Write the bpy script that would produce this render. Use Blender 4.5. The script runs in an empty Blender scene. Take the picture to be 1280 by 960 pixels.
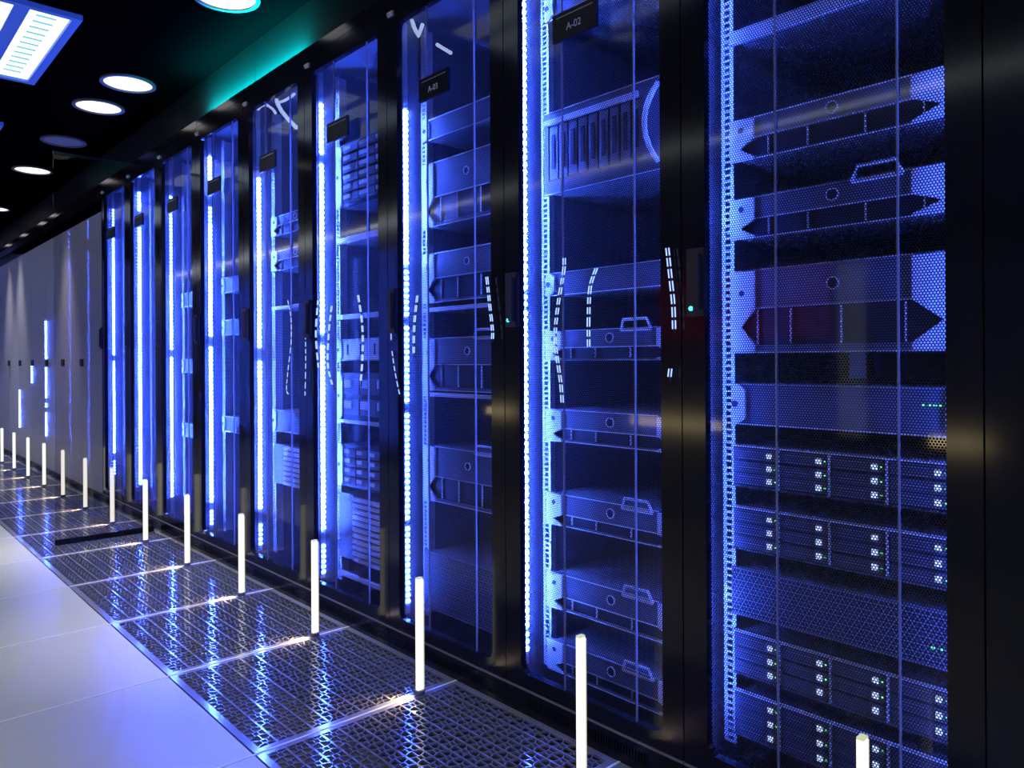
import bpy, math, random
from mathutils import Vector, Matrix
random.seed(7)
R = math.radians
scene = bpy.context.scene
col = scene.collection

# ------------------------------------------------------------------ camera
# world: X = across the aisle towards the racks, Y = along the aisle, Z = up
F_PX = 940.0
CAM_H = 0.98
PHI = math.atan(860.0 / F_PX)
cam_d = bpy.data.cameras.new('camera')
cam = bpy.data.objects.new('camera', cam_d)
col.objects.link(cam)
cam_d.sensor_fit = 'HORIZONTAL'
cam_d.sensor_width = 36.0
cam_d.lens = F_PX / 1280 * 36
cam_d.shift_y = -29.0 / 1280
cam_d.clip_start = 0.02
cam.matrix_world = (Matrix.Translation((0, 0, CAM_H)) @ Matrix.Rotation(-PHI, 4, 'Z')
                    @ Matrix.Rotation(R(90), 4, 'X') @ Matrix.Rotation(R(-0.30), 4, 'Z'))
scene.camera = cam

# ------------------------------------------------------------------ world, exposure
w = bpy.data.worlds.new('world')
scene.world = w
w.use_nodes = True
w.node_tree.nodes['Background'].inputs[0].default_value = (0.05, 0.10, 0.5, 1)
w.node_tree.nodes['Background'].inputs[1].default_value = 0.02
scene.view_settings.view_transform = 'Standard'
scene.view_settings.look = 'None'
scene.view_settings.exposure = 0.0
scene.view_settings.gamma = 1.0
scene.view_settings.use_curve_mapping = False
try:
    scene.cycles.use_denoising = True
    scene.cycles.denoising_prefilter = 'ACCURATE'
    scene.cycles.denoising_input_passes = 'RGB_ALBEDO_NORMAL'
    scene.cycles.max_bounces = 7
    scene.cycles.diffuse_bounces = 3
    scene.cycles.glossy_bounces = 3
    scene.cycles.transparent_max_bounces = 24
    scene.cycles.sample_clamp_indirect = 4.0
    scene.cycles.caustics_reflective = False
    scene.cycles.caustics_refractive = False
except Exception:
    pass

# light levels
LED_BRIGHT, LED_DIM = 660.0, 190.0
LED_COL = (0.040, 0.100, 1.0)
DOWN_W = 11.0
FILL_W = 25.0
POST_EMIT = 1.25
BEAM_W = 3.0
TEAL_W = 42.0

# ------------------------------------------------------------------ layout numbers
PR = 1.429          # front plane of the rack row
PITCH = 0.6
T0 = 0.395          # near seam of the nearest rack in view
TILE = 0.641
TJ = 0.540          # a tile joint
PE = 0.790          # edge between the solid and the perforated tiles
PB = 1.291          # line of the light posts
CEIL = 2.48
OPP = -1.2          # opposite side of the aisle
OPP_END = T0 + 8*PITCH

ORD = ['first', 'second', 'third', 'fourth', 'fifth', 'sixth', 'seventh', 'eighth', 'ninth', 'tenth', 'eleventh', 'twelfth', 'thirteenth', 'fourteenth']

# ------------------------------------------------------------------ materials
def new_mat(name):
    m = bpy.data.materials.new(name)
    m.use_nodes = True
    return m, m.node_tree.nodes, m.node_tree.links

def pbr(name, colr, rough=0.5, metal=0.0, spec=0.5, noise=0.0, nscale=40.0, bump=0.0, coat=0.0):
    m, N, L = new_mat(name)
    b = N['Principled BSDF']
    b.inputs['Base Color'].default_value = (*colr, 1)
    b.inputs['Roughness'].default_value = rough
    b.inputs['Metallic'].default_value = metal
    b.inputs['Specular IOR Level'].default_value = spec
    b.inputs['Coat Weight'].default_value = coat
    if noise or bump:
        tc = N.new('ShaderNodeTexCoord')
        n = N.new('ShaderNodeTexNoise')
        n.inputs['Scale'].default_value = nscale
        n.inputs['Detail'].default_value = 4
        L.new(tc.outputs['Object'], n.inputs['Vector'])
        if noise:
            mx = N.new('ShaderNodeMix'); mx.data_type = 'RGBA'
            mx.inputs['A'].default_value = (*[c * (1 - noise) for c in colr], 1)
            mx.inputs['B'].default_value = (*[min(1, c * (1 + noise)) for c in colr], 1)
            L.new(n.outputs['Fac'], mx.inputs['Factor'])
            L.new(mx.outputs['Result'], b.inputs['Base Color'])
        if bump:
            bp = N.new('ShaderNodeBump')
            bp.inputs['Strength'].default_value = bump
            bp.inputs['Distance'].default_value = 0.002
            L.new(n.outputs['Fac'], bp.inputs['Height'])
            L.new(bp.outputs['Normal'], b.inputs['Normal'])
    return m

def emit(name, colr, strength, sample=True, base=(0.02, 0.02, 0.03)):
    m, N, L = new_mat(name)
    b = N['Principled BSDF']
    b.inputs['Base Color'].default_value = (*base, 1)
    b.inputs['Emission Color'].default_value = (*colr, 1)
    b.inputs['Emission Strength'].default_value = strength
    if not sample:
        try: m.cycles.emission_sampling = 'NONE'
        except Exception: pass
    return m

def hole_fac(N, L, pitch, rad):
    """1 inside the holes of a staggered round perforation laid out in object Y/Z."""
    tc = N.new('ShaderNodeTexCoord')
    sp = N.new('ShaderNodeSeparateXYZ'); L.new(tc.outputs['Object'], sp.inputs[0])
    cb = N.new('ShaderNodeCombineXYZ')
    a = N.new('ShaderNodeMath'); a.operation = 'MULTIPLY'; a.inputs[1].default_value = 1 / pitch
    c = N.new('ShaderNodeMath'); c.operation = 'MULTIPLY'; c.inputs[1].default_value = 1 / (pitch * math.sqrt(3))
    L.new(sp.outputs['Y'], a.inputs[0]); L.new(sp.outputs['Z'], c.inputs[0])
    L.new(a.outputs[0], cb.inputs['X']); L.new(c.outputs[0], cb.inputs['Y'])
    ds = []
    for off in (0.0, 0.5):
        ad = N.new('ShaderNodeVectorMath'); ad.operation = 'ADD'; ad.inputs[1].default_value = (off, off, 0)
        L.new(cb.outputs[0], ad.inputs[0])
        fr = N.new('ShaderNodeVectorMath'); fr.operation = 'FRACTION'; L.new(ad.outputs[0], fr.inputs[0])
        sb = N.new('ShaderNodeVectorMath'); sb.operation = 'SUBTRACT'; sb.inputs[1].default_value = (0.5, 0.5, 0)
        L.new(fr.outputs[0], sb.inputs[0])
        ml = N.new('ShaderNodeVectorMath'); ml.operation = 'MULTIPLY'; ml.inputs[1].default_value = (1, math.sqrt(3), 0)
        L.new(sb.outputs[0], ml.inputs[0])
        ln = N.new('ShaderNodeVectorMath'); ln.operation = 'LENGTH'; L.new(ml.outputs[0], ln.inputs[0])
        ds.append(ln)
    mn = N.new('ShaderNodeMath'); mn.operation = 'MINIMUM'
    L.new(ds[0].outputs['Value'], mn.inputs[0]); L.new(ds[1].outputs['Value'], mn.inputs[1])
    lt = N.new('ShaderNodeMath'); lt.operation = 'LESS_THAN'; lt.inputs[1].default_value = rad / pitch
    L.new(mn.outputs[0], lt.inputs[0])
    return lt.outputs[0]

def mesh_material(name, pitch, rad, colr):
    m, N, L = new_mat(name)
    b = N['Principled BSDF']
    b.inputs['Base Color'].default_value = (*colr, 1)
    b.inputs['Roughness'].default_value = 0.05
    b.inputs['Specular IOR Level'].default_value = 0.30
    tr = N.new('ShaderNodeBsdfTransparent')
    mix = N.new('ShaderNodeMixShader')
    L.new(hole_fac(N, L, pitch, rad), mix.inputs['Fac'])
    L.new(b.outputs[0], mix.inputs[1]); L.new(tr.outputs[0], mix.inputs[2])
    L.new(mix.outputs[0], N['Material Output'].inputs['Surface'])
    return m

def dimple_material(name, pitch, rad, ca, cb_):
    m, N, L = new_mat(name)
    b = N['Principled BSDF']
    mx = N.new('ShaderNodeMix'); mx.data_type = 'RGBA'
    mx.inputs['A'].default_value = (*ca, 1); mx.inputs['B'].default_value = (*cb_, 1)
    L.new(hole_fac(N, L, pitch, rad), mx.inputs['Factor'])
    L.new(mx.outputs['Result'], b.inputs['Base Color'])
    b.inputs['Roughness'].default_value = 0.5
    return m

def glass_material(name, f0, gain, power, tint, rough=0.0):
    m, N, L = new_mat(name)
    N.remove(N['Principled BSDF'])
    tr = N.new('ShaderNodeBsdfTransparent'); tr.inputs[0].default_value = (*tint, 1)
    gl = N.new('ShaderNodeBsdfGlossy'); gl.inputs['Roughness'].default_value = rough
    lw = N.new('ShaderNodeLayerWeight'); lw.inputs['Blend'].default_value = 0.5
    pw = N.new('ShaderNodeMath'); pw.operation = 'POWER'; pw.inputs[1].default_value = power
    ma = N.new('ShaderNodeMath'); ma.operation = 'MULTIPLY_ADD'
    ma.inputs[1].default_value = gain; ma.inputs[2].default_value = f0
    L.new(lw.outputs['Facing'], pw.inputs[0]); L.new(pw.outputs[0], ma.inputs[0])
    mix = N.new('ShaderNodeMixShader')
    L.new(ma.outputs[0], mix.inputs['Fac'])
    L.new(tr.outputs[0], mix.inputs[1]); L.new(gl.outputs[0], mix.inputs[2])
    L.new(mix.outputs[0], N['Material Output'].inputs['Surface'])
    return m

M = {}
M['black'] = pbr('black_paint', (0.010, 0.011, 0.016), 0.12, spec=0.22, noise=0.2, nscale=90)
M['inner'] = pbr('inner_steel', (0.24, 0.25, 0.28), 0.5, noise=0.1)
M['inner_dark'] = pbr('inner_dark_steel', (0.05, 0.055, 0.07), 0.55)
M['rail'] = pbr('zinc_rail', (0.75, 0.76, 0.80), 0.42, metal=0.2, noise=0.08)
M['chassis'] = pbr('chassis_steel', (0.22, 0.23, 0.26), 0.45, metal=0.3, noise=0.1)
M['face'] = pbr('face_plate', (0.13, 0.135, 0.16), 0.45, noise=0.08)
M['ear'] = pbr('ear_silver', (0.78, 0.79, 0.82), 0.4, metal=0.1, noise=0.06)
M['dark'] = pbr('dark_plastic', (0.015, 0.015, 0.02), 0.5)
M['silver'] = pbr('bright_edge', (0.85, 0.86, 0.9), 0.3, metal=0.3)
M['tray'] = pbr('drive_tray', (0.10, 0.105, 0.13), 0.45, noise=0.15)
M['bezel'] = dimple_material('perforated_bezel', 0.0095, 0.0034, (0.22, 0.23, 0.27), (0.01, 0.01, 0.015))
M['mesh'] = mesh_material('perforated_door_sheet', 0.0056, 0.00200, (0.015, 0.018, 0.04))
M['tint_glass'] = glass_material('tinted_glass', 0.012, 0.15, 3.0, (0.84, 0.83, 0.86))
M['frost'] = pbr('satin_far_door', (0.36, 0.36, 0.42), 0.42, spec=0.5, noise=0.05)
M['led'] = emit('led_bright', LED_COL, LED_BRIGHT)
M['led_dim'] = emit('led_dim', LED_COL, LED_DIM)
M['streak_glow'] = emit('streak_glow', (0.30, 0.45, 1.0), 1.9, False)  # glow of the added strips that imitate reflections on the doors
M['latch'] = emit('latch_glow', (0.45, 0.58, 1.0), 1.6, False)  # glow stands for the shine of white drive latches; lit cables share it
M['green'] = emit('green_led', (0.15, 1.0, 0.35), 2.0, False)
M['cyan'] = emit('cyan_led', (0.05, 0.8, 1.0), 3.0, False)
M['sign'] = pbr('sign_plate', (0.008, 0.009, 0.013), 0.35, spec=0.08)
M['print'] = pbr('pale_print', (0.55, 0.62, 0.75), 0.6)
M['post'] = emit('post_tube', (1.0, 0.96, 0.84), POST_EMIT)
M['post_edge'] = emit('post_edge_tube', (0.85, 0.90, 0.55), 0.7, False)
M['tile'] = pbr('laminate_tile', (0.60, 0.62, 0.42), 0.30, spec=0.5, noise=0.06, nscale=320)
M['perf'] = pbr('perforated_steel_tile', (0.40, 0.42, 0.52), 0.13, metal=0.5, noise=0.05)
M['strip'] = pbr('joint_strip', (0.95, 0.95, 0.92), 0.45)
M['plenum'] = pbr('plenum', (0.09, 0.08, 0.065), 0.8)
M['ceil'] = pbr('ceiling_black', (0.0016, 0.0016, 0.002), 0.6, spec=0.0)
M['fascia'] = pbr('fascia', (0.012, 0.013, 0.015), 0.45, spec=0.03)
M['trof_white'] = emit('troffer_diffuser', (0.86, 0.98, 1.0), 1.5)
M['trof_frame'] = emit('troffer_frame', (0.02, 0.10, 0.6), 0.25, False, base=(0.1, 0.2, 0.6))  # frame and reflector carry a weak glow of their own
M['louvre'] = emit('troffer_louvre', (0.25, 0.75, 0.80), 0.8, False)  # light on the louvre bars put in as emission
M['down'] = emit('downlight_lens', (1.0, 0.97, 0.90), 1.3, False)
M['down_off'] = pbr('downlight_lens_unlit', (0.35, 0.36, 0.42), 0.4)
M['ring'] = pbr('downlight_ring', (0.12, 0.12, 0.13), 0.4)
M['oppwall'] = pbr('opposite_wall', (0.45, 0.46, 0.48), 0.6, noise=0.08, nscale=6)
M['wood'] = pbr('wood', (0.35, 0.25, 0.13), 0.5, noise=0.2)
M['red'] = emit('red_glow_panel', (1.0, 0.03, 0.10), 0.55, False)  # own glow added so the red board shows in the glossy doors
M['pale_glow'] = emit('pale_glow_band', (0.9, 0.92, 1.0), 1.1)  # glow added so the pale upright band shows mirrored
M['pale'] = pbr('pale_frame', (0.6, 0.6, 0.62), 0.5)
M['cove'] = emit('cove_line', (0.9, 0.95, 1.0), 8.0)
M['warm'] = emit('warm_line', (1.0, 0.80, 0.42), 14.0, False)

# ------------------------------------------------------------------ mesh helpers
class MB:
    def __init__(self):
        self.v = []; self.f = []
    def box(self, x0, x1, y0, y1, z0, z1):
        b = len(self.v)
        self.v += [(x0, y0, z0), (x1, y0, z0), (x1, y1, z0), (x0, y1, z0),
                   (x0, y0, z1), (x1, y0, z1), (x1, y1, z1), (x0, y1, z1)]
        self.f += [(b, b+3, b+2, b+1), (b+4, b+5, b+6, b+7), (b, b+1, b+5, b+4),
                   (b+1, b+2, b+6, b+5), (b+2, b+3, b+7, b+6), (b+3, b, b+4, b+7)]
        return self
    def prism_x(self, pts, x0, x1):
        """polygon in (y,z) extruded along x"""
        b = len(self.v); n = len(pts)
        self.v += [(x0, y, z) for y, z in pts] + [(x1, y, z) for y, z in pts]
        self.f.append(tuple(range(b, b+n))); self.f.append(tuple(range(b+2*n-1, b+n-1, -1)))
        for i in range(n):
            j = (i+1) % n
            self.f.append((b+i, b+n+i, b+n+j, b+j))
        return self
    def prism_z(self, pts, z0, z1):
        b = len(self.v); n = len(pts)
        self.v += [(x, y, z0) for x, y in pts] + [(x, y, z1) for x, y in pts]
        self.f.append(tuple(range(b+n-1, b-1, -1))); self.f.append(tuple(range(b+n, b+2*n)))
        for i in range(n):
            j = (i+1) % n
            self.f.append((b+i, b+j, b+n+j, b+n+i))
        return self
    def ring_x(self, outer, inner, x0, x1):
        """plate in the y/z plane with a hole. outer: 4 corners; inner: 4 corner groups of points, same turning"""
        b = len(self.v)
        loop = [p for g in inner for p in g]
        n = len(loop)
        for x in (x0, x1):
            self.v += [(x, y, z) for y, z in outer] + [(x, y, z) for y, z in loop]
        S = 4 + n
        idx = []; k = 0
        for g in inner:
            idx.append(list(range(k, k+len(g)))); k += len(g)
        for s in (0, 1):
            o = b + s*S; i0 = o + 4
            for c in range(4):
                for q in range(len(idx[c])-1):
                    f = (o+c, i0+idx[c][q], i0+idx[c][q+1])
                    self.f.append(f if s else f[::-1])
                d = (c+1) % 4
                f = (o+c, i0+idx[c][-1], i0+idx[d][0], o+d)
                self.f.append(f if s else f[::-1])
        for c in range(4):
            d = (c+1) % 4
            self.f.append((b+c, b+d, b+S+d, b+S+c))
        for q in range(n):
            r_ = (q+1) % n
            self.f.append((b+4+r_, b+4+q, b+S+4+q, b+S+4+r_))
        return self
    def cyl(self, c, r0, r1, h, axis='x', n=16):
        b = len(self.v)
        for k, r in ((0, r0), (1, r1)):
            for i in range(n):
                a = 2*math.pi*i/n
                u, v_ = r*math.cos(a), r*math.sin(a)
                if axis == 'x': self.v.append((c[0]+k*h, c[1]+u, c[2]+v_))
                else: self.v.append((c[0]+u, c[1]+v_, c[2]+k*h))
        self.f.append(tuple(range(b+n-1, b-1, -1))); self.f.append(tuple(range(b+n, b+2*n)))
        for i in range(n):
            j = (i+1) % n
            self.f.append((b+i, b+j, b+n+j, b+n+i))
        return self
    def annulus(self, c, ri, ro, h, axis='x', n=20):
        b = len(self.v)
        for k in (0, 1):
            for r in (ri, ro):
                for i in range(n):
                    a = 2*math.pi*i/n
                    u, v_ = r*math.cos(a), r*math.sin(a)
                    if axis == 'x': self.v.append((c[0]+k*h, c[1]+u, c[2]+v_))
                    else: self.v.append((c[0]+u, c[1]+v_, c[2]+k*h))
        for i in range(n):
            j = (i+1) % n
            A, B, C, D = b, b+n, b+2*n, b+3*n
            self.f += [(A+i, A+j, B+j, B+i), (C+i, D+i, D+j, C+j), (B+i, B+j, D+j, D+i), (A+j, A+i, C+i, C+j)]
        return self
    def tube(self, pts, r, n=8):
        b = len(self.v); P = [Vector(p) for p in pts]
        for i, p in enumerate(P):
            d = (P[min(i+1, len(P)-1)] - P[max(i-1, 0)]).normalized()
            s = d.cross(Vector((1, 0, 0)))
            if s.length < 1e-3: s = d.cross(Vector((0, 1, 0)))
            s.normalize(); u = d.cross(s)
            for q in range(n):
                a = 2*math.pi*q/n
                self.v.append(tuple(p + s*(r*math.cos(a)) + u*(r*math.sin(a))))
        for i in range(len(P)-1):
            for q in range(n):
                t = (q+1) % n
                self.f.append((b+i*n+q, b+i*n+t, b+(i+1)*n+t, b+(i+1)*n+q))
        self.f.append(tuple(range(b+n-1, b-1, -1)))
        e = b+(len(P)-1)*n
        self.f.append(tuple(range(e, e+n)))
        return self
    def mesh(self, name, mat):
        m = bpy.data.meshes.new(name)
        m.from_pydata(self.v, [], self.f)
        m.materials.append(M[mat] if isinstance(mat, str) else mat)
        m.update()
        return m
    def build(self, name, mat, parent=None, loc=(0, 0, 0)):
        return link(name, self.mesh(name, mat), parent, loc)

def link(name, data, parent=None, loc=(0, 0, 0)):
    o = bpy.data.objects.new(name, data)
    col.objects.link(o)
    o.parent = parent
    o.location = loc
    return o

def empty(name, loc, label=None, cat=None, group=None):
    o = bpy.data.objects.new(name, None)
    o.empty_display_size = 0.05
    col.objects.link(o)
    o.location = loc
    return tag(o, label, cat, group)

def tag(o, label=None, cat=None, group=None, kind=None):
    if label: o['label'] = label
    if cat: o['category'] = cat
    if group: o['group'] = group
    if kind: o['kind'] = kind
    return o

def rrect(y0, y1, z0, z1, r, n=5):
    """rounded rectangle as 4 corner groups, order: (y0,z0) (y1,z0) (y1,z1) (y0,z1)"""
    g = []
    for cy, cz, a0 in ((y0+r, z0+r, 180), (y1-r, z0+r, 270), (y1-r, z1-r, 0), (y0+r, z1-r, 90)):
        g.append([(cy + r*math.cos(R(a0+90*i/n)), cz + r*math.sin(R(a0+90*i/n))) for i in range(n+1)])
    return g

def rect(y0, y1, z0, z1):
    return [(y0, z0), (y1, z0), (y1, z1), (y0, z1)]

def aim_light(o, direction):
    o.rotation_euler = Vector(direction).to_track_quat('-Z', 'Y').to_euler()

# ================================================================== THE SETTING
# ---- floor: dark plenum slab with the raised tiles on it
floor = tag(MB().box(OPP-1.2, PR+1.2, -2.2, 12.2, -0.42, -0.40).build('floor', 'plenum'), kind='structure')

def perforated_tile_mesh():
    mb = MB()
    s = TILE - 0.004
    th = 0.006
    rim = 0.020
    lanes = 12
    lw_ = (s - 2*rim) / lanes
    n = 12
    L_ = (s - 2*rim) / n
    bar = 0.0058       # straight bar half-width handled below
    z0, z1 = -th, 0.0
    mb.box(0, rim, 0, s, z0, z1); mb.box(s-rim, s, 0, s, z0, z1)
    mb.box(rim, s-rim, 0, rim, z0, z1); mb.box(rim, s-rim, s-rim, s, z0, z1)
    def stroke(a, b_, wd):
        ax, ay = a; bx, by = b_
        dx, dy = bx-ax, by-ay
        l = math.hypot(dx, dy); nx, ny = -dy/l*wd/2, dx/l*wd/2
        i = len(mb.v)
        for zz in (z0, z1):
            mb.v.extend([(ax+nx, ay+ny, zz), (ax-nx, ay-ny, zz), (bx-nx, by-ny, zz), (bx+nx, by+ny, zz)])
        mb.f.extend([(i+4, i+5, i+6, i+7), (i, i+4, i+7, i+3), (i+1, i+2, i+6, i+5)])
    for k in range(1, lanes):
        x = rim + k*lw_
        mb.box(x-bar/2, x+bar/2, rim, s-rim, z0, z1)
    wd = 0.0027
    for k in range(lanes):
        xa = rim + k*lw_; 
        for j in range(n):
            ya = rim + j*L_
            P = lambda u, v: (xa + v*lw_, ya + u*L_)
            # a small box in the middle of the cell, held by slanting ribs that meet the straight bars
            q = [P(.30, .36), P(.30, .64), P(.70, .64), P(.70, .36)]
            for a, b_ in zip(q, q[1:]+q[:1]): stroke(a, b_, wd)
            # curved ribs: box corners out to the bars
            for (u0, v0, um, vm, u1, v1) in ((.30, .36, .24, .17, .10, 0), (.30, .64, .24, .83, .10, 1),
                                             (.70, .36, .76, .17, .90, 0), (.70, .64, .76, .83, .90, 1)):
                stroke(P(u0, v0), P(um, vm), wd); stroke(P(um, vm), P(u1, v1), wd)
            # link to the next cell
            stroke(P(.70, .5), P(1.30 if j < n-1 else 1.0, .5), wd)
            if j == 0: stroke(P(0, .5), P(.30, .5), wd)
    return mb.mesh('perforated_tile', 'perf')

pt_mesh = perforated_tile_mesh()
s_ = TILE - 0.0045
ft_mesh = MB().box(0, s_, 0, s_, -0.03, 0.0).mesh('floor_tile', 'tile')
js_mesh = MB().box(0, 2.56, -0.0030, 0.0030, -0.02, 0.0012).mesh('joint_strip', 'strip')
K_TILES = range(-4, 18)
for k in K_TILES:
    y = TJ + k*TILE
    link('perforated_tile', pt_mesh, floor, (PE+0.002, y+0.0040, 0))
    for j in range(3):
        link('floor_tile', ft_mesh, floor, (PE - (j+1)*TILE + 0.001, y+0.0035, 0))
    link('joint_strip', js_mesh, floor, (PE + TILE - 2.56, y, 0))
for k in K_TILES:   # pedestals and stringers are below; a steel skirt closes the plenum under the racks
    pass
tag(MB().box(PR+0.001, PR+1.15, -2.2, 12.2, -0.40, 0.0).build('trim_1', 'plenum'), kind='structure')

# ---- ceiling, fascia over the racks, opposite side, ends
tag(MB().box(OPP-1.2, PR+1.2, -2.2, 12.2, CEIL, CEIL+0.05).build('ceiling', 'ceil'), kind='structure')
wr = tag(MB().box(PR+0.085, PR+0.11, -2.2, 12.2, 2.202, CEIL).build('wall_right', 'fascia'), kind='structure')
for k in range(-2, 9):
    y0 = T0 + 2*k*PITCH - PITCH
    MB().box(PR+0.062, PR+0.084, y0+0.002, y0+2*PITCH-0.002, 2.245, CEIL-0.002).build('panel', 'fascia', wr)
for k in range(-3, 18):
    y0 = T0 + k*PITCH
    h = MB().box(PR+0.008, PR+0.084, y0+0.002, y0+PITCH-0.002, 2.203, 2.243).build('header', 'black', wr)
wl = tag(MB().box(OPP-0.1, OPP, -2.2, OPP_END, 0, CEIL).build('wall_left', 'oppwall'), kind='structure')
tag(MB().box(OPP-0.1, OPP-0.04, OPP_END, 12.2, 2.205, CEIL).build('trim_5', 'oppwall'), kind='structure')
tag(MB().box(OPP-1.15, OPP-1.08, OPP_END-0.1, 12.2, 0, CEIL).build('wall_far', 'inner_dark'), kind='structure')
tag(MB().box(OPP-1.15, OPP-0.1, -2.2, 12.2, -0.40, 0.0).build('trim_6', 'plenum'), kind='structure')
tag(MB().box(OPP-1.2, PR+1.2, 12.2, 12.3, -0.4, CEIL).build('wall_back', 'oppwall'), kind='structure')
tag(MB().box(OPP-0.1, PR+1.2, -2.3, -2.2, -0.4, CEIL).build('wall_front', 'oppwall'), kind='structure')
tag(MB().box(PR+1.15, PR+1.2, -2.2, 12.2, -0.4, 2.2).build('wall_side', 'inner_dark'), kind='structure')
tag(MB().box(OPP-0.04, OPP+0.02, -2.2, 12.2, 2.335, 2.350).build('trim_2', 'cove'), kind='structure')
tag(MB().box(OPP, OPP+0.03, -2.2, OPP_END, 0.27, 0.29).build('trim_3', 'pale'), kind='structure')
tag(MB().box(OPP, OPP+0.05, -2.2, OPP_END, 1.53, 1.72).build('trim_4', 'dark'), kind='structure')

# things along the opposite side (seen only mirrored in the rack glass)
for i, (a, b_) in enumerate(((1.08, 1.36), (2.50, 3.22), (4.35, 4.72))):
    e = empty('wall_lamp', (OPP+0.002, (a+b_)/2, 0.575))
    hl = (b_-a)/2
    MB().box(0, 0.05, -hl, hl, -0.045, 0.045).build('housing', 'wood', e)
    MB().box(0.05, 0.056, -hl+0.01, hl-0.01, -0.028, 0.028).build('diffuser', 'warm', e)
    tag(e, ['short warm linear lamp mirrored at the right end of the nearest rack',
            'long warm linear lamp mirrored between the A-02 rack and the nearest rack',
            'warm linear lamp mirrored beside the A-03 rack'][i], 'lamp', 'warm lamps mirrored in the glass')
e = empty('wall_panel', (OPP+0.001, 1.85, 1.06))
MB().box(0, 0.03, 0.0, 1.15, 0.03, 0.46).build('board', 'red', e)
MB().ring_x(rect(-0.02, 1.17, 0.01, 0.48), [[p] for p in rect(0.0, 1.15, 0.03, 0.46)], 0, 0.04).build('frame', 'black', e)
tag(e, 'dark red wall panel with an added glow mirrored in the nearest rack', 'panel')
e = empty('pale_band', (OPP+0.001, 1.75, 0.55))
MB().box(0, 0.03, -0.095, 0.07, 0, 0.95).build('housing', 'black', e)
MB().box(0.03, 0.036, -0.085, 0.06, 0.01, 0.94).build('diffuser', 'pale_glow', e)
tag(e, 'pale upright band with an added glow mirrored beside the red panel', 'lamp')
# unseen fill spots added to brighten the floor, shaped as recessed downlights
for i in range(7):
    y0 = -0.9 + i*1.55
    e = empty('floor_fill_light', (0.16, y0, CEIL), 'added unseen floor fill light over the walkway, %s along the aisle' % ORD[i], 'downlight', 'added fill lights over the walkway')
    MB().annulus((0, 0, -0.008), 0.07, 0.085, 0.010, 'z', 32).build('ring', 'ring', e)
    MB().cyl((0, 0, -0.002), 0.07, 0.07, 0.004, 'z', 32).build('lens', 'down', e)
    ld = bpy.data.lights.new('floor_fill_spot', 'SPOT')
    ld.energy = FILL_W; ld.color = (0.92, 0.94, 1.0); ld.spot_size = R(98); ld.spot_blend = 0.5; ld.shadow_soft_size = 0.06
    link('floor_fill_spot', ld, e, (0, 0, -0.03))

# ---- ceiling lights
def px_ceiling(x, y, z=CEIL):
    """floor-plan position of a ceiling fitting measured off the photograph"""
    dy = 455 - y
    d = F_PX * (z - CAM_H) / dy
    xc = (x - 640) / F_PX * d
    s, c = math.sin(PHI), math.cos(PHI)
    return (c*xc + s*d, -s*xc + c*d)

ring_m = MB().annulus((0, 0, -0.010), 0.118, 0.136, 0.012, 'z', 40).mesh('ring', 'ring')
lens_m = MB().cyl((0, 0, -0.004), 0.118, 0.118, 0.006, 'z', 40).mesh('lens', 'down')
lens_off = MB().cyl((0, 0, -0.004), 0.118, 0.118, 0.006, 'z', 40).mesh('lens', 'down_off')
DL = [((296, 0), 1, 'nearest the teal wall, cut by the top edge of the picture'),
      ((162, 105), 1, 'left of the teal wall, brightest whole one'),
      ((125, 134), 1, 'just behind the brightest one'),
      ((81, 177), 0, ''), ((42, 213), 1, 'behind the unlit one'),
      ((4, 262), 1, 'cut by the left edge of the picture')]
for (xy, lit, txt) in DL:
    px, py = px_ceiling(*xy)
    px = min(px, 1.215)
    e = empty('downlight', (px, py, CEIL))
    link('ring', ring_m, e); link('lens', lens_m if lit else lens_off, e)
    tag(e, ('lit round ceiling downlight ' + txt) if lit else 'unlit grey round ceiling downlight between lit ones', 'downlight', 'round downlights in the black ceiling')
    if lit:
        ld = bpy.data.lights.new('downlight_lamp', 'SPOT')
        ld.energy = DOWN_W * 12; ld.color = (1.0, 0.95, 0.86); ld.spot_size = R(46); ld.spot_blend = 0.9; ld.shadow_soft_size = 0.08
        lo = link('downlight_lamp', ld, e, (0, 0, -0.03))
far_down = [(1.2, t) for t in (9.3, 10.3, 11.3)]
for i, (px, py) in enumerate(far_down):
    e = empty('downlight', (px, py, CEIL))
    link('ring', ring_m, e); link('lens', lens_m, e)
    tag(e, 'far lit round ceiling downlight beyond the left edge, %s' % ('nearest', 'middle', 'farthest')[i], 'downlight', 'round downlights in the black ceiling')
    ld = bpy.data.lights.new('downlight_lamp', 'SPOT')
    ld.energy = DOWN_W * 12; ld.color = (1.0, 0.95, 0.86); ld.spot_size = R(46); ld.spot_blend = 0.9; ld.shadow_soft_size = 0.08
    link('downlight_lamp', ld, e, (0, 0, -0.03))

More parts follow.
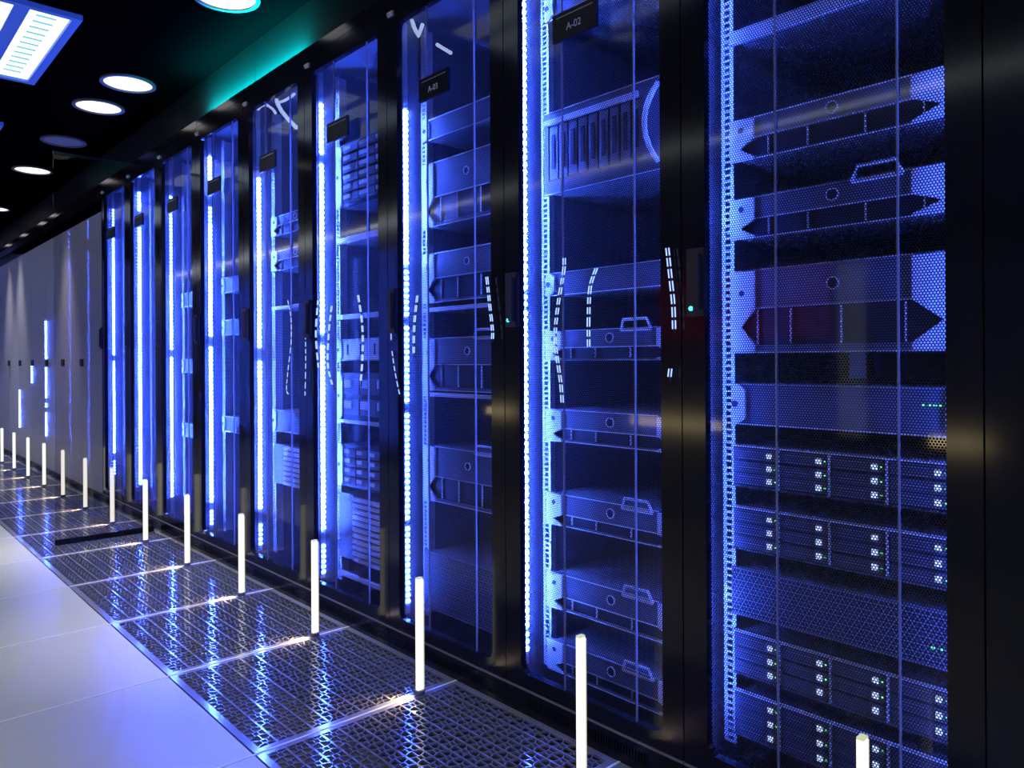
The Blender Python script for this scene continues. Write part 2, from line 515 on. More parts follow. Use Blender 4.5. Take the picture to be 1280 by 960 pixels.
tw, tl = 0.62, 1.02
tf_mesh = None
def troffer(y0, label):
    e = empty('ceiling_troffer', (0.83, y0, CEIL))
    fr = MB()
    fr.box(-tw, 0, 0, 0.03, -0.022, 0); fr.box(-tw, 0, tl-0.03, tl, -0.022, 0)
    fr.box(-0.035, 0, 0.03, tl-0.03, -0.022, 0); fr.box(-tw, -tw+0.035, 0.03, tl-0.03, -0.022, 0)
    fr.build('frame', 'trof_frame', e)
    rf = MB()
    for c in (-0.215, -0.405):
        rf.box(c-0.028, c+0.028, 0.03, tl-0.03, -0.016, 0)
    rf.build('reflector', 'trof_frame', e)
    for x0, x1 in ((-0.187, -0.037), (-0.377, -0.243), (-tw+0.037, -0.433)):
        d = MB().box(x0, x1, 0.032, tl-0.032, -0.010, -0.002).build('diffuser', 'trof_white', e)
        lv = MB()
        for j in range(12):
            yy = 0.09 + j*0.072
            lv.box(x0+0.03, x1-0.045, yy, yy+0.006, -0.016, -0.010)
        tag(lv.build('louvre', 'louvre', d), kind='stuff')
    tag(e, label, 'ceiling light', 'recessed fluorescent fittings')
    return e
troffer(3.64, 'recessed fluorescent fitting with white louvred strips at the top left')
troffer(5.58, 'second recessed fluorescent fitting, cut by the left edge of the picture')
troffer(1.70, 'recessed fluorescent fitting above the picture, nearest the camera')
troffer(-0.24, 'recessed fluorescent fitting overhead behind the camera')
troffer(7.52, 'far recessed fluorescent fitting beyond the left edge')

# slim teal wash bar on the header of two racks, lighting the fascia from below
e = empty('wash_bar', (PR+0.022, 3.42, 2.2435), 'slim wash bar lighting the panel above the fifth and sixth racks teal', 'lamp')
MB().box(-0.009, 0.009, -0.54, 0.54, 0.0, 0.004).build('housing', 'black', e)
for y in (-0.5, 0.5):
    MB().box(0.009, 0.030, y-0.008, y+0.008, 0.0, 0.003).build('bracket', 'black', e)
ld = bpy.data.lights.new('wash_light', 'AREA'); ld.shape = 'RECTANGLE'
ld.size = 1.06; ld.size_y = 0.012; ld.energy = TEAL_W; ld.color = (0.0, 0.85, 0.80)
lo = link('wash_light', ld, e, (0.0, 0, 0.0075))
lo.rotation_euler = (Matrix(((0, 0.83, -0.557), (1, 0, 0), (0, -0.557, -0.83))).to_euler())

# ================================================================== RACKS
Y0o, Y1o, Z0o, Z1o = 0.058, 0.539, 0.112, 2.126      # door opening
HR = 2.20

def shared(fn):
    cache = {}
    def g(*a):
        if a not in cache: cache[a] = fn(*a)
        return cache[a]
    return g

@shared
def m_frame(H):
    return MB().ring_x(rect(0.0015, PITCH-0.0015, 0.072, H-0.004), rrect(Y0o, Y1o, Z0o, H-0.074, 0.028), 0.002, 0.022).mesh('door_frame', 'black')
@shared
def m_sheet(H):
    pts = [p for g in rrect(Y0o-0.004, Y1o+0.004, Z0o-0.004, H-0.070, 0.03) for p in g]
    mb = MB(); mb.v = [(0.012, y, z) for y, z in pts]; mb.f = [tuple(range(len(pts)))]
    return mb.mesh('mesh_panel', 'mesh')
@shared
def m_side(H):
    return MB().box(0.022, 1.05, 0, 0.008, 0.0, H-0.004).mesh('side_panel', 'inner')
@shared
def m_roof(H):
    return MB().box(0.022, 1.05, 0.009, PITCH-0.009, H-0.02, H-0.004).mesh('roof_panel', 'inner')
@shared
def m_backp(H):
    return MB().box(1.03, 1.045, 0.009, PITCH-0.009, 0.03, H-0.021).mesh('back_panel', 'inner_dark')
@shared
def m_plinth():
    mb = MB()
    mb.box(0.0, 0.02, 0.0015, PITCH-0.0015, 0.0, 0.022).box(0.0, 0.02, 0.0015, PITCH-0.0015, 0.048, 0.066)
    mb.box(0.0, 0.02, 0.0015, 0.10, 0.022, 0.048).box(0.0, 0.02, 0.50, PITCH-0.0015, 0.022, 0.048)
    n = 44
    for i in range(n):
        y = 0.10 + (i+0.35)*0.40/n
        mb.box(0.002, 0.018, y, y+0.40/n*0.55, 0.022, 0.048)
    mb.box(0.02, 0.021, 0.0015, PITCH-0.0015, 0.06, 0.066)
    return mb.mesh('plinth', 'black')
@shared
def m_ledge():
    return MB().box(-0.001, 0.02, 0.0015, PITCH-0.0015, 0.066, 0.0705).mesh('plinth_edge', 'chassis')
@shared
def m_rail(H):
    mb = MB()
    z0, z1 = 0.09, H-0.05
    mb.box(0, 0.003, 0, 0.009, z0, z1).box(0, 0.003, 0.023, 0.032, z0, z1)
    mb.box(0.003, 0.05, 0.029, 0.032, z0, z1)
    z = z0
    while z < z1-0.02:
        mb.box(0, 0.003, 0.009, 0.023, z, z+0.0055); z += 0.0148
    return mb.mesh('mounting_rail', 'rail')
@shared
def m_stiff(H):
    return MB().box(0.006, 0.0115, -0.0015, 0.0015, Z0o, H-0.075).mesh('stiffener', 'chassis')
@shared
def m_hinge():
    mb = MB().box(-0.004, 0.004, 0, 0.03, 0, 0.016)
    mb.cyl((-0.009, 0.008, 0.008), 0.004, 0.004, 0.005).cyl((-0.009, 0.022, 0.008), 0.004, 0.004, 0.005)
    return mb.mesh('hinge', 'silver')
@shared
def m_post():
    return MB().box(0.80, 0.84, 0, 0.05, 0.09, 2.10).mesh('rear_post', 'inner')

def led_mesh(segs, name):
    """strip of small LED beads on a rack side wall; segs = [(z0,z1), ...]"""
    mb = MB()
    for z0, z1 in segs:
        z = z0
        while z < z1:
            mb.box(-0.007, 0.007, -0.007, 0.0, z, z+0.009)
            z += 0.021
    return mb

def text_obj(body, size, parent, loc):
    c = bpy.data.curves.new('lettering', 'FONT')
    c.body = body; c.size = size; c.extrude = 0.0004
    c.align_x = 'CENTER'; c.align_y = 'CENTER'
    c.materials.append(M['print'])
    tmp = bpy.data.objects.new('lettering_outline', c)
    me = bpy.data.meshes.new_from_object(tmp)
    bpy.data.objects.remove(tmp)
    o = bpy.data.objects.new('lettering', me); col.objects.link(o)
    o.parent = parent; o.location = loc
    o.rotation_euler = (R(90), 0, R(-90))
    return o

sign_mesh = MB().box(-0.016, -0.0065, 0.235, 0.385, 1.810, 1.882).mesh('sign_plate', 'sign')
sign_edge = MB().box(-0.0175, -0.016, 0.245, 0.37, 1.868, 1.871).mesh('sign_edge', 'chassis')
lock_mesh = MB().box(-0.020, -0.0065, 0.528, 0.572, 1.075, 1.225).box(-0.032, -0.020, 0.534, 0.548, 1.09, 1.21).mesh('lock', 'dark')
dot_mesh = MB().cyl((-0.0225, 0.560, 1.093), 0.005, 0.005, 0.003).mesh('lock_light', 'cyan')

def make_rack(k, label, H=HR, segs=None, dim=None, sign='', door='mesh', near_strip=True, cat='server rack'):
    root = empty('server_rack', (PR, T0 + k*PITCH, 0), label, cat, 'server racks in the row along the aisle')
    link('side_panel', m_side(H), root)
    link('side_panel', m_side(H), root, (0, PITCH-0.008, 0))
    link('roof_panel', m_roof(H), root)
    link('back_panel', m_backp(H), root)
    link('plinth', m_plinth(), root)
    link('plinth_edge', m_ledge(), root)
    if door == 'solid':
        d = MB().box(0.0, 0.022, 0.0025, PITCH-0.0025, 0.072, H-0.004).build('door', 'frost', root)
        MB().box(-0.012, 0.0, 0.50, 0.53, 0.955, 1.01).build('handle_plate', 'dark', d)
        MB().box(-0.012, 0.0, 0.55, 0.57, 0.955, 1.01).build('handle_plate', 'dark', d)
        if segs:
            tag(led_mesh(segs, 'led_strip').build('led_strip', 'led_dim', root, (-0.002, PITCH-0.02, 0)), kind='stuff')
        return root
    d = link('door_frame', m_frame(H), root)
    link('mesh_panel', m_sheet(H), d)
    for y in (0.375, 0.138):
        link('stiffener', m_stiff(H), d, (0, y, 0))
    link('hinge', m_hinge(), d, (0, 0.556, H-0.045))
    if k >= 0:
        link('lock', lock_mesh, d)
        if k < 2: link('lock_light', dot_mesh, d)
    for y in (0.027, 0.541):
        link('mounting_rail', m_rail(H), root, (0.126, y, 0))
    for y in (0.03, 0.52):
        link('rear_post', m_post(), root, (0, y, 0))
    if sign is not None:
        sp = link('sign_plate', sign_mesh, root); link('sign_edge', sign_edge, sp)
        if sign: text_obj(sign, 0.026, sp, (-0.0166, 0.31, 1.838))
    if segs:
        tag(led_mesh(segs, 'led_strip').build('led_strip', 'led', root, (0.070, 0.590, 0)), kind='stuff')
    if dim:
        tag(led_mesh(dim, 'led_strip').build('led_strip', 'led_dim', root, (0.070, 0.590, 0)), kind='stuff')
    MB().box(0.060, 0.080, 0.588, 0.592, 0.10, H-0.04).build('led_backing', 'rail', root)
    if near_strip:
        o = led_mesh([(0.15, 2.08)], 'led_strip').build('led_strip', 'led_dim', root, (0.070, 0.008, 0))
        o.location.y = 0.0145
        tag(o, kind='stuff')
    return root

RD = ['the nearest rack', 'the A-02 rack', 'the A-03 rack', 'the fourth rack from the right', 'the fifth rack from the right', 'the sixth rack from the right', 'the seventh rack']
make_rack(-1, 'dark server rack cut by the right edge of the picture', segs=[(0.2, 2.0)], sign=None)
make_rack(0, 'nearest tall server rack with a full perforated door at the right', dim=[(0.14, 0.40), (0.46, 1.30), (1.36, 2.08)], segs=[(0.40, 0.44), (1.31, 1.345)])
make_rack(1, 'tall server rack with the A-02 sign, left of the nearest rack', segs=[(0.21, 1.13), (1.19, 1.235), (1.25, 2.08)], dim=[(0.14, 0.2), (1.14, 1.18)], sign='A-02')
make_rack(2, 'tall server rack with the A-03 sign, third from the right', segs=[(1.32, 1.86)], dim=[(0.14, 0.40), (0.43, 0.80), (0.84, 1.10), (1.14, 1.30)], sign='A-03')
make_rack(3, 'fourth server rack from the right with the broadest bead of white light', segs=[(0.30, 1.05), (1.10, 1.78), (1.83, 2.02)], dim=[(0.12, 0.24)])
make_rack(4, 'fifth server rack from the right under the teal wall panel', segs=[(0.30, 0.98), (1.05, 1.84)], dim=[(0.13, 0.22)])
make_rack(5, 'sixth server rack from the right under the teal wall panel', segs=[(0.25, 1.06), (1.12, 1.7), (1.86, 2.05)], dim=[(0.13, 0.2), (1.7, 1.8)])
make_rack(6, 'seventh server rack from the right, right beside the glass door', segs=[(0.2, 1.0), (1.06, 1.5)], dim=[(1.5, 1.95)])
make_rack(7, 'server rack just beyond the glass door with a thick bright light line', segs=[(0.2, 1.92), (1.96, 2.08)])
make_rack(8, 'second server rack beyond the glass door with a thinner light line', segs=[(0.35, 1.0), (1.04, 1.85)], dim=[(1.9, 2.05), (0.2, 0.3)])
FAR = ['first', 'second', 'third', 'fourth', 'fifth', 'sixth', 'seventh', 'eighth']
for i in range(8):
    segs = None
    if i == 2: segs = [(0.35, 0.55), (0.60, 0.63), (0.68, 0.95), (1.0, 1.35)]
    if i == 3: segs = [(0.80, 0.98)]
    if i == 4: segs = [(0.35, 0.72)]
    make_rack(9+i, 'lower far rack with a plain satin door, %s of its run' % FAR[i], H=2.04, segs=segs, door='solid', sign=None)

# ---- curved reflection streaks, built as added glowing strips on the doors (measured in the plane of the rack fronts)
SN, CS = math.sin(PHI), math.cos(PHI)
def px_front(x, y, p):
    u = x + 220.0
    t = (F_PX*p/(CS*u) - SN*p)/CS
    z = CAM_H + (455 - y)*p/(CS*u)
    return t, z
rack_roots = {}
for o in scene.objects:
    if o.name.startswith('server_rack'):
        rack_roots[round((o.location.y - T0)/PITCH)] = o
def reflection_streak(pts, double=True):
    P = []
    for x, y in pts:
        t, z = px_front(x, y, PR-0.014)
        P.append(Vector((0, t, z)))
    ctr = sum((p.y for p in P))/len(P)
    k = int(math.floor((ctr - T0)/PITCH))
    root = rack_roots[k]
    Q = []
    n = 10
    for i in range(len(P)-1):
        p0, p1, p2, p3 = P[max(i-1, 0)], P[i], P[i+1], P[min(i+2, len(P)-1)]
        for j in range(n):
            t = j/n
            Q.append(0.5*((2*p1)+(-p0+p2)*t+(2*p0-5*p1+4*p2-p3)*t*t+(-p0+3*p1-3*p2+p3)*t**3))
    Q.append(P[-1])
    mb = MB(); acc = 0.0; seg = []; lit = True
    offs = (-0.004, 0.004) if double else (0.0,)
    for q, nx in zip(Q, Q[1:]):
        acc += (nx-q).length
        seg.append(q)
        if acc > (0.016 if lit else 0.004):
            seg.append(nx)
            if lit and len(seg) > 1:
                for o_ in offs:
                    mb.tube([(-0.014, s.y-root.location.y+o_, s.z) for s in seg], 0.0016, 5)
            seg = []; acc = 0; lit = not lit
    if mb.v:
        o = mb.build('streak_dashes', 'streak_glow', root)
        sl = MB()
        sl.tube([(-0.0105, q.y-root.location.y, q.z) for q in Q], 0.002, 6)
        sl.build('streak_backing', 'dark', o)
reflection_streak([(835, 315), (838, 345), (842, 385), (843, 421)])
reflection_streak([(838, 466), (836, 482)])
reflection_streak([(706, 327), (705, 345), (698, 385), (694, 425), (697, 455), (701, 485), (703, 514)])
reflection_streak([(746, 340), (738, 365), (736, 405), (736, 440)])
reflection_streak([(609, 350), (612, 380), (616, 420), (614, 432)])
reflection_streak([(490, 370), (489, 400), (489, 430)], False)
reflection_streak([(490, 442), (494, 470), (500, 500)], False)
reflection_streak([(522, 373), (518, 410), (517, 450)])
reflection_streak([(360, 378), (364, 400), (364, 430), (360, 465), (358, 490), (362, 497)], False)
reflection_streak([(381, 400), (382, 430), (382, 460), (381, 497)], False)
reflection_streak([(415, 385), (411, 420), (410, 460), (417, 490)])
reflection_streak([(448, 372), (453, 410), (453, 450), (450, 487)])
reflection_streak([(398, 378), (395, 420), (398, 462)])

# ================================================================== EQUIPMENT IN THE RACKS
SD = 0.120      # depth of the equipment faces behind the rack front
EY0, EY1 = 0.059, 0.541
BY0, BY1 = 0.082, 0.518

def gear(name, k, z0, label, cat, group):
    return empty(name, (PR+SD, T0+k*PITCH, z0), label, cat, group)

def body(e, h, depth=0.68, mat='chassis'):
    MB().box(0.006, depth, BY0, BY1, 0.0005, h-0.0005).build('chassis', mat, e)

def ears(e, h, wl=0.060, wr=0.09):
    for y0, y1, s in ((EY1-wl, EY1, 1), (EY0, EY0+wr, -1)):
        c = min(0.014, h*0.2)
        yo, yi = (y1, y0) if s == 1 else (y0, y1)
        pts = [(yo, 0), (yo, h), (yi+s*0.02, h), (yi, h-c), (yi, c), (yi+s*0.02, 0)]
        if s == -1: pts = pts[::-1]
        er = MB().prism_x(pts, -0.010, 0.004).build('ear', 'ear', e)
        MB().cyl((-0.0115, (y0+y1)/2+0.008*s, h*0.5), 0.0075, 0.0075, 0.002).build('screw', 'dark', er)

def knob(e, y, z, r=0.011):
    kb = MB().annulus((-0.010, y, z), r*0.82, r, 0.008).build('knob_ring', 'silver', e)
    MB().cyl((-0.0085, y, z), r*0.82, r*0.82, 0.007).build('knob', 'dark', kb)

def bail(e, h, y0=0.165, y1=0.262):
    pts = [(-0.012, y0, h-0.008), (-0.016, y0+0.012, h+0.020), (-0.016, y1-0.012, h+0.020), (-0.012, y1, h-0.008)]
    MB().tube(pts, 0.0042, 8).tube([pts[0], pts[3]], 0.0042, 8).build('bail_handle', 'silver', e)

def cutout_server(k, z0, z1, label, split=0.52, with_bail=False, ribs=(0.45, 0.36, 0.24, 0.13), low=0.03, group='rack units with a long oval cutout'):
    """face plate with a plain upper band, a long eight-sided opening below it and side ears"""
    h = z1-z0
    e = gear('rack_server', k, z0, label, 'server', group)
    body(e, h)
    zc0, zc1 = max(0.004, h*low*2), h*split
    cz = (zc1-zc0)*0.46
    y0, y1 = 0.085, 0.522
    inner = [[(y0, zc0+cz), (y0+0.05, zc0)], [(y1-0.05, zc0), (y1, zc0+cz)], [(y1, zc1-cz), (y1-0.05, zc1)], [(y0+0.05, zc1), (y0, zc1-cz)]]
    fp = MB().ring_x(rect(EY0+0.004, EY1-0.004, 0, h), inner, -0.006, 0.0).build('face_plate', 'face', e)
    MB().box(0.0005, 0.0055, y0-0.01, y1+0.005, zc0-0.002, zc1+0.002).build('recess', 'dark', e)
    for y in ribs:
        MB().box(-0.004, 0.0005, y-0.0012, y+0.0012, zc0+0.002, zc1-0.002).build('rib', 'silver', e)
    for zz in (h-0.003, zc1+0.0005, 0.0):
        MB().box(-0.0085, -0.0062, EY0+0.09, EY1-0.06, zz, zz+0.0025).build('edge_strip', 'silver', e)
    # ears wrap the opening at each end
    for s in (1, -1):
        yo, yi, ya = (EY1, 0.481, 0.515) if s == 1 else (EY0, 0.150, 0.095)
        c = (zc0+zc1)/2
        pts = [(yo, 0), (yo, h), (yi, h-0.004), (yi, zc1), (ya, c), (yi, zc0), (yi, 0)]
        if s == -1: pts = pts[::-1]
        # concave outline: two convex halves
        up = [(yo, c), (yo, h), (yi, h-0.004), (yi, zc1), (ya, c)]
        dn = [(yo, 0), (yo, c), (ya, c), (yi, zc0), (yi, 0)]
        if s == -1: up, dn = up[::-1], dn[::-1]
        er = MB().prism_x(up, -0.012, -0.0062).prism_x(dn, -0.012, -0.0062).build('ear', 'ear', e)
        MB().cyl((-0.0135, 0.512 if s == 1 else 0.085, h*0.72), 0.0065, 0.0065, 0.002).build('screw', 'dark', er)
    knob(e, 0.305, (h+zc1)/2, min(0.0135, (h-zc1)*0.33))
    if with_bail: bail(e, h)
    return e

def drive_server(k, z0, z1, label):
    h = z1-z0
    e = gear('drive_server', k, z0, label, 'server', 'drive servers low in the nearest rack')
    body(e, h)
    MB().box(0.0, 0.006, EY0, EY1, 0, h).build('front_frame', 'dark', e)
    MB().box(-0.010, 0.0, EY0, EY1, h-0.004, h).build('edge_strip', 'silver', e)
    MB().box(-0.008, 0.0, EY0, EY1, 0.0, 0.003).build('edge_strip', 'chassis', e)
    rows = 3
    rh = (h-0.012)/rows
    for (y0, y1) in ((0.432, 0.536), (0.320, 0.424), (0.206, 0.310), (0.090, 0.194)):
        for r_ in range(rows):
            za = 0.005+r_*rh
            tr = MB().box(-0.006, 0.0, y0, y1, za+0.0015, za+rh-0.0015).build('drive_tray', 'tray', e)
            sl = MB()
            for q in range(3):
                zz = za+0.0045+q*(rh-0.006)/3
                sl.box(-0.0075, -0.0062, y0+0.035, y1-0.012, zz, zz+0.0022)
            sl.build('grille', 'chassis', tr)
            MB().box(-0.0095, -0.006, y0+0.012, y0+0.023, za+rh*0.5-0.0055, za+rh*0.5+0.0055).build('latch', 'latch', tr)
            if random.random() < 0.6:
                MB().box(-0.0072, -0.006, y0+0.003, y0+0.006, za+rh*0.5-0.0015, za+rh*0.5+0.0015).build('status_light', 'green', tr)
    for y in (0.428, 0.315, 0.200):
        MB().box(-0.008, 0.0, y-0.0025, y+0.0025, 0.004, h-0.005).build('divider', 'silver', e)
    return e

def bezel_server(k, z0, z1, label):
    h = z1-z0
    e = gear('bezel_server', k, z0, label, 'server', 'rack units with a perforated bezel')
    body(e, h)
    MB().box(-0.014, 0.0, EY0+0.002, EY1-0.002, 0.004, h-0.002).build('bezel', 'bezel', e)
    MB().box(-0.016, 0.0, EY0, EY1, h-0.002, h).build('edge_strip', 'chassis', e)
    MB().box(-0.016, 0.0, EY0, EY1, 0, 0.004).build('edge_strip', 'chassis', e)
    for y in (0.10, 0.115):
        MB().cyl((-0.0165, y, h*0.35), 0.003, 0.003, 0.003).build('status_light', 'green', e)
    return e

def plain_unit(k, z0, z1, label, mat='face', lights=False, ports=0, group='plain rack units'):
    h = z1-z0
    e = gear('rack_unit', k, z0, label, 'rack unit', group)
    body(e, h)
    MB().box(-0.004, 0.004, EY0+0.002, EY1-0.002, 0, h).build('face_plate', mat, e)
    for zz in (0, h-0.0025):
        MB().box(-0.0065, -0.004, EY0, EY1, zz, zz+0.0025).build('edge_strip', 'silver', e)
    ears(e, h, 0.034, 0.034)
    if lights:
        for q in range(4):
            MB().box(-0.0062, -0.004, 0.100+q*0.010, 0.105+q*0.010, h*0.62, h*0.62+0.003).build('status_light', 'green', e)
    for q in range(ports):
        y = 0.47 - q*0.30/max(1, ports)
        MB().box(-0.0060, -0.004, y-0.009, y, h*0.25, h*0.75).build('port', 'dark', e)
    return e

def shelf(k, z0, label, th=0.016, mat='ear'):
    e = gear('rack_shelf', k, z0, label, 'shelf', 'open rack shelves')
    MB().box(-0.012, 0.0, EY0, EY1, 0, th).build('front_lip', mat, e)
    MB().box(0.0, 0.60, BY0, BY1, 0, 0.003).build('plate', 'chassis', e)
    return e

def blade_chassis(k, z0, z1, label, n=9, handle=True):
    h = z1-z0
    e = gear('blade_chassis', k, z0, label, 'server', 'blade chassis in the racks')
    body(e, h)
    MB().ring_x(rect(EY0, EY1, 0, h), [[p] for p in rect(0.19, 0.525, h*0.16, h*0.84)], -0.012, 0.0).build('surround', 'face', e)
    MB().box(-0.022, -0.012, 0.20, EY1-0.005, h*0.84, h*0.90).build('edge_strip', 'ear', e)
    MB().box(-0.0145, -0.012, EY0, EY1, h-0.003, h).build('edge_strip', 'silver', e)
    MB().box(-0.0145, -0.012, EY0, EY1, 0, 0.003).build('edge_strip', 'silver', e)
    MB().box(-0.001, 0.005, 0.19, 0.525, h*0.16, h*0.84).build('recess', 'dark', e)
    pw = 0.335/n
    for i in range(n):
        y = 0.19+i*pw
        b_ = MB().box(-0.010, -0.001, y+0.003, y+pw-0.003, h*0.18, h*0.82).build('blade', 'chassis', e)
        MB().box(-0.0125, -0.010, y+pw*0.35, y+pw*0.65, h*0.30, h*0.72).build('vent', 'dark', b_)
    if handle:
        pts = []
        for i in range(11):
            a = -1+2*i/10
            pts.append((-0.016-0.02*(1-a*a), 0.165-0.028*a*a + 0.0, h*0.5+a*h*0.42))
        MB().tube(pts, 0.007, 8).build('bow_handle', 'ear', e)
    return e

def module_box(k, z0, z1, label, cols=3, rows=6):
    h = z1-z0
    e = gear('module_box', k, z0, label, 'rack unit', 'module frames in the racks')
    body(e, h)
    MB().box(-0.002, 0.004, EY0, EY1, 0, h).build('face_plate', 'dark', e)
    ears(e, h, 0.04, 0.03)
    cw = 0.36/cols; rh = (h-0.02)/rows
    for c in range(cols):
        for r_ in range(rows):
            y = 0.115+c*cw; z = 0.01+r_*rh
            m_ = MB().box(-0.018, -0.002, y+0.004, y+cw-0.004, z+rh*0.12, z+rh*0.88).build('module', 'face', e)
            MB().box(-0.021, -0.018, y+cw*0.5, y+cw-0.008, z+rh*0.42, z+rh*0.80).build('pull_tab', 'ear', m_)
    return e

def louvre_unit(k, z0, z1, label):
    h = z1-z0
    e = gear('louvred_unit', k, z0, label, 'rack unit', 'louvred rack units')
    body(e, h)
    MB().box(-0.002, 0.004, EY0, EY1, 0, h).build('face_plate', 'face', e)
    n = max(3, int(h/0.022))
    for i in range(n):
        z = (i+0.2)*h/n
        MB().box(-0.014, -0.002, 0.09, 0.42, z, z+h/n*0.6).build('louvre', 'ear', e)
    return e

# --- nearest rack
k = 0
r = RD[0]
shelf(k, 1.700, 'bright sloping-lit shelf lip high in the nearest rack', 0.030)
plain_unit(k, 1.93, 2.02, 'dark unit above the bright shelf at the top of the nearest rack')
cutout_server(k, 1.430, 1.526, 'two-unit server with oval cutout, topmost of its kind in the nearest rack', 0.50)
cutout_server(k, 1.252, 1.347, 'two-unit server carrying a bright bail handle in the nearest rack', 0.46, True)
cutout_server(k, 0.995, 1.182, 'tall server with a large oval cutout in the middle of the nearest rack', 0.53, False, (0.478, 0.40, 0.29, 0.165), 0.045)
plain_unit(k, 0.832, 0.926, 'plain unit with a row of green lights above the drive servers', lights=True)
drive_server(k, 0.690, 0.786, 'drive server in the nearest rack, topmost of the four')
drive_server(k, 0.546, 0.646, 'drive server in the nearest rack, second of the four from the top')
bezel_server(k, 0.400, 0.506, 'server with a perforated bezel between the drive servers of the nearest rack')
drive_server(k, 0.260, 0.362, 'drive server in the nearest rack, third of the four from the top')
drive_server(k, 0.120, 0.226, 'drive server at the bottom of the nearest rack')
# --- A-02
k = 1
plain_unit(k, 1.955, 2.03, 'plain unit at the top of the A-02 rack, over its sign')
blade_chassis(k, 1.455, 1.690, 'blade chassis with a bowed vertical handle under the A-02 sign')
plain_unit(k, 1.165, 1.232, 'plain unit halfway up the A-02 rack')
cutout_server(k, 0.980, 1.066, 'server level with the eye line in the A-02 rack', 0.40, True)
cutout_server(k, 0.750, 0.842, 'cutout server crossed by the warm reflection in the A-02 rack', 0.40)
cutout_server(k, 0.510, 0.602, 'cutout server with bail handle below the warm reflection in the A-02 rack', 0.36, True)
cutout_server(k, 0.272, 0.375, 'cutout server with bail handle low in the A-02 rack', 0.36, True)
cutout_server(k, 0.092, 0.180, 'lowest server of the A-02 rack, behind the tall light post', 0.36, True)
# --- A-03
k = 2
plain_unit(k, 1.740, 1.812, 'plain unit just below the A-03 sign')
cutout_server(k, 1.440, 1.660, 'tall cutout server high in the A-03 rack', 0.45)
cutout_server(k, 1.180, 1.350, 'tall cutout server just above eye level in the A-03 rack', 0.48)
shelf(k, 1.150, 'thin bright shelf at eye level in the A-03 rack', 0.014)
cutout_server(k, 0.880, 1.060, 'cutout server with dark slots just below eye level in the A-03 rack', 0.48, True)
shelf(k, 0.860, 'thin shelf below the slotted server in the A-03 rack', 0.012)
cutout_server(k, 0.500, 0.690, 'lower tall cutout server in the A-03 rack', 0.45, True)
bezel_server(k, 0.130, 0.325, 'large perforated bezel unit at the bottom of the A-03 rack')
# --- fourth
k = 3
module_box(k, 1.600, 1.850, 'frame of small modules high in the fourth rack from the right')
shelf(k, 1.455, 'bright shelf under the module frame in the fourth rack from the right', 0.022)
shelf(k, 1.150, 'bright shelf at eye level in the fourth rack from the right', 0.018)
plain_unit(k, 0.985, 1.07, 'pale plain unit at eye level in the fourth rack from the right', 'ear', ports=3)
module_box(k, 0.750, 0.935, 'frame of tall modules below eye level in the fourth rack from the right', 3, 2)
shelf(k, 0.735, 'shelf under the tall modules in the fourth rack from the right', 0.014)
module_box(k, 0.480, 0.650, 'low frame of small modules in the fourth rack from the right', 4, 4)
louvre_unit(k, 0.190, 0.450, 'pale louvred unit low in the fourth rack from the right')
shelf(k, 0.120, 'lowest bright shelf of the fourth rack from the right', 0.016)
# --- fifth
k = 4
cutout_server(k, 1.56, 1.65, 'upper small server in the fifth rack from the right', 0.5)
cutout_server(k, 1.40, 1.49, 'second small server in the fifth rack from the right', 0.5)
shelf(k, 1.22, 'bright shelf at eye level in the fifth rack from the right', 0.016)
plain_unit(k, 0.66, 0.76, 'plain unit below eye level in the fifth rack from the right')
louvre_unit(k, 0.42, 0.60, 'louvred unit low in the fifth rack from the right')
# --- sixth and on
k = 5
for i, (a, b_) in enumerate(((1.34, 1.42), (1.12, 1.2), (0.62, 0.70))):
    plain_unit(k, a, b_, 'plain unit in the sixth rack from the right, %s of three' % ('upper', 'middle', 'lowest')[i])
k = 6
for i, (a, b_) in enumerate(((1.30, 1.38), (0.92, 1.0), (0.55, 0.63))):
    plain_unit(k, a, b_, 'plain unit in the rack beside the glass door, %s of three' % ('upper', 'middle', 'lowest')[i])

# luminous cable loops at the top of two racks
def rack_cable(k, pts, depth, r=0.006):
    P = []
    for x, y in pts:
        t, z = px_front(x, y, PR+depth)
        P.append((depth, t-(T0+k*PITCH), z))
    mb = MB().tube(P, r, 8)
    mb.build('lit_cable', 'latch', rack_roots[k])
rack_cable(2, [(517, 18), (517, 28), (520, 38), (525, 48), (529, 38), (531, 33)], 0.10, 0.007)
rack_cable(2, [(548, 59), (556, 64), (566, 70)], 0.10, 0.006)
rack_cable(4, [(347, 121), (348, 131), (354, 142), (363, 153), (372, 162)], 0.10, 0.009)
rack_cable(4, [(350, 131), (360, 127), (370, 120)], 0.10, 0.006)
rack_cable(4, [(324, 139), (329, 134), (336, 134), (343, 139), (346, 144)], 0.045, 0.006)

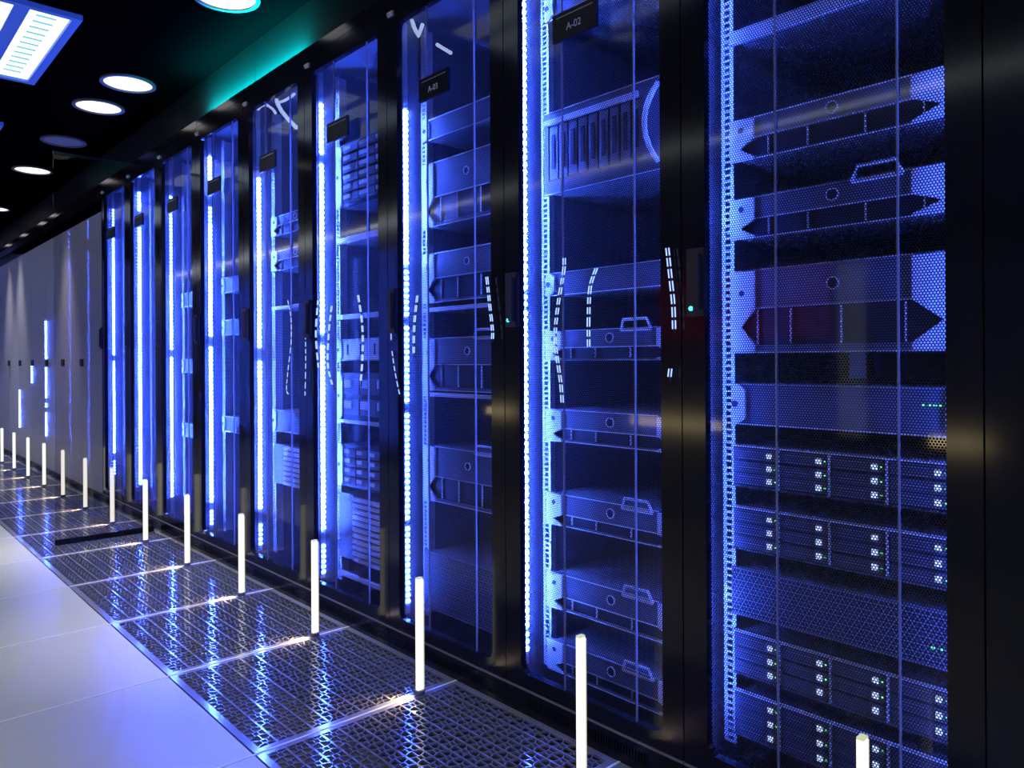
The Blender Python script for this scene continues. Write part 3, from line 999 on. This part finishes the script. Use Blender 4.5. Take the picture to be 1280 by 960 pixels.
# ================================================================== LIGHT POSTS ON THE FLOOR
pm_tube = MB().box(-0.0095, 0.0095, -0.006, 0.006, 0.012, 0.338).mesh('tube', 'post')
pm_edge = MB().box(0.0105, 0.0135, -0.006, 0.006, 0.012, 0.334).mesh('edge_tube', 'post_edge')
pm_base = MB().cyl((0, 0, 0), 0.017, 0.015, 0.012, 'z', 20).mesh('base', 'ring')
pm_cap = MB().box(-0.0095, 0.0095, -0.006, 0.006, 0.338, 0.342).mesh('cap', 'post_edge')
for i in range(14):
    y = TJ + i*TILE
    lab = 'glowing white light post on the floor, %s from the right' % ORD[i]
    if i == 0: lab = 'glowing white light post cut by the bottom edge in front of the nearest rack'
    e = empty('light_post', (PB, y, 0.0012), lab, 'light post', 'light posts standing along the rack row')
    link('base', pm_base, e); link('tube', pm_tube, e); link('edge_tube', pm_edge, e); link('cap', pm_cap, e)
    ld = bpy.data.lights.new('post_beam', 'SPOT')
    ld.energy = BEAM_W; ld.color = (1.0, 0.68, 0.30); ld.spot_size = R(104); ld.spot_blend = 0.9; ld.shadow_soft_size = 0.006
    lo = link('post_beam', ld, e, (-0.019, 0, 0.040)); aim_light(lo, (-1, 0, -0.62))

# ================================================================== GLASS DOOR ACROSS THE RACK FRONT
e = empty('glass_door', (0.91, 4.625, 0.002), 'open tinted glass door standing at right angles to the racks', 'glass door')
dw = PR - 0.91 - 0.02
MB().box(0, dw, 0, 0.008, 0.03, 2.10).build('pane', 'tint_glass', e)
MB().box(0, dw, 0.0, 0.008, 2.10, 2.115).build('top_rail', 'black', e)
MB().box(0.0, dw, -0.002, 0.010, 0.0, 0.03).build('bottom_rail', 'black', e)

# ================================================================== OPPOSITE ROW (unseen racks added to put blue reflections in the doors)
for i in range(9):
    o = make_rack(8+i, 'added server rack of an unseen opposite row, %s along the aisle' % ORD[i], segs=[(0.2, 1.95)], sign=None)
    o.location = (OPP, T0 + (9+i)*PITCH, 0)
    o.rotation_euler = (0, 0, math.pi)
    o['group'] = 'added racks of the unseen opposite row'
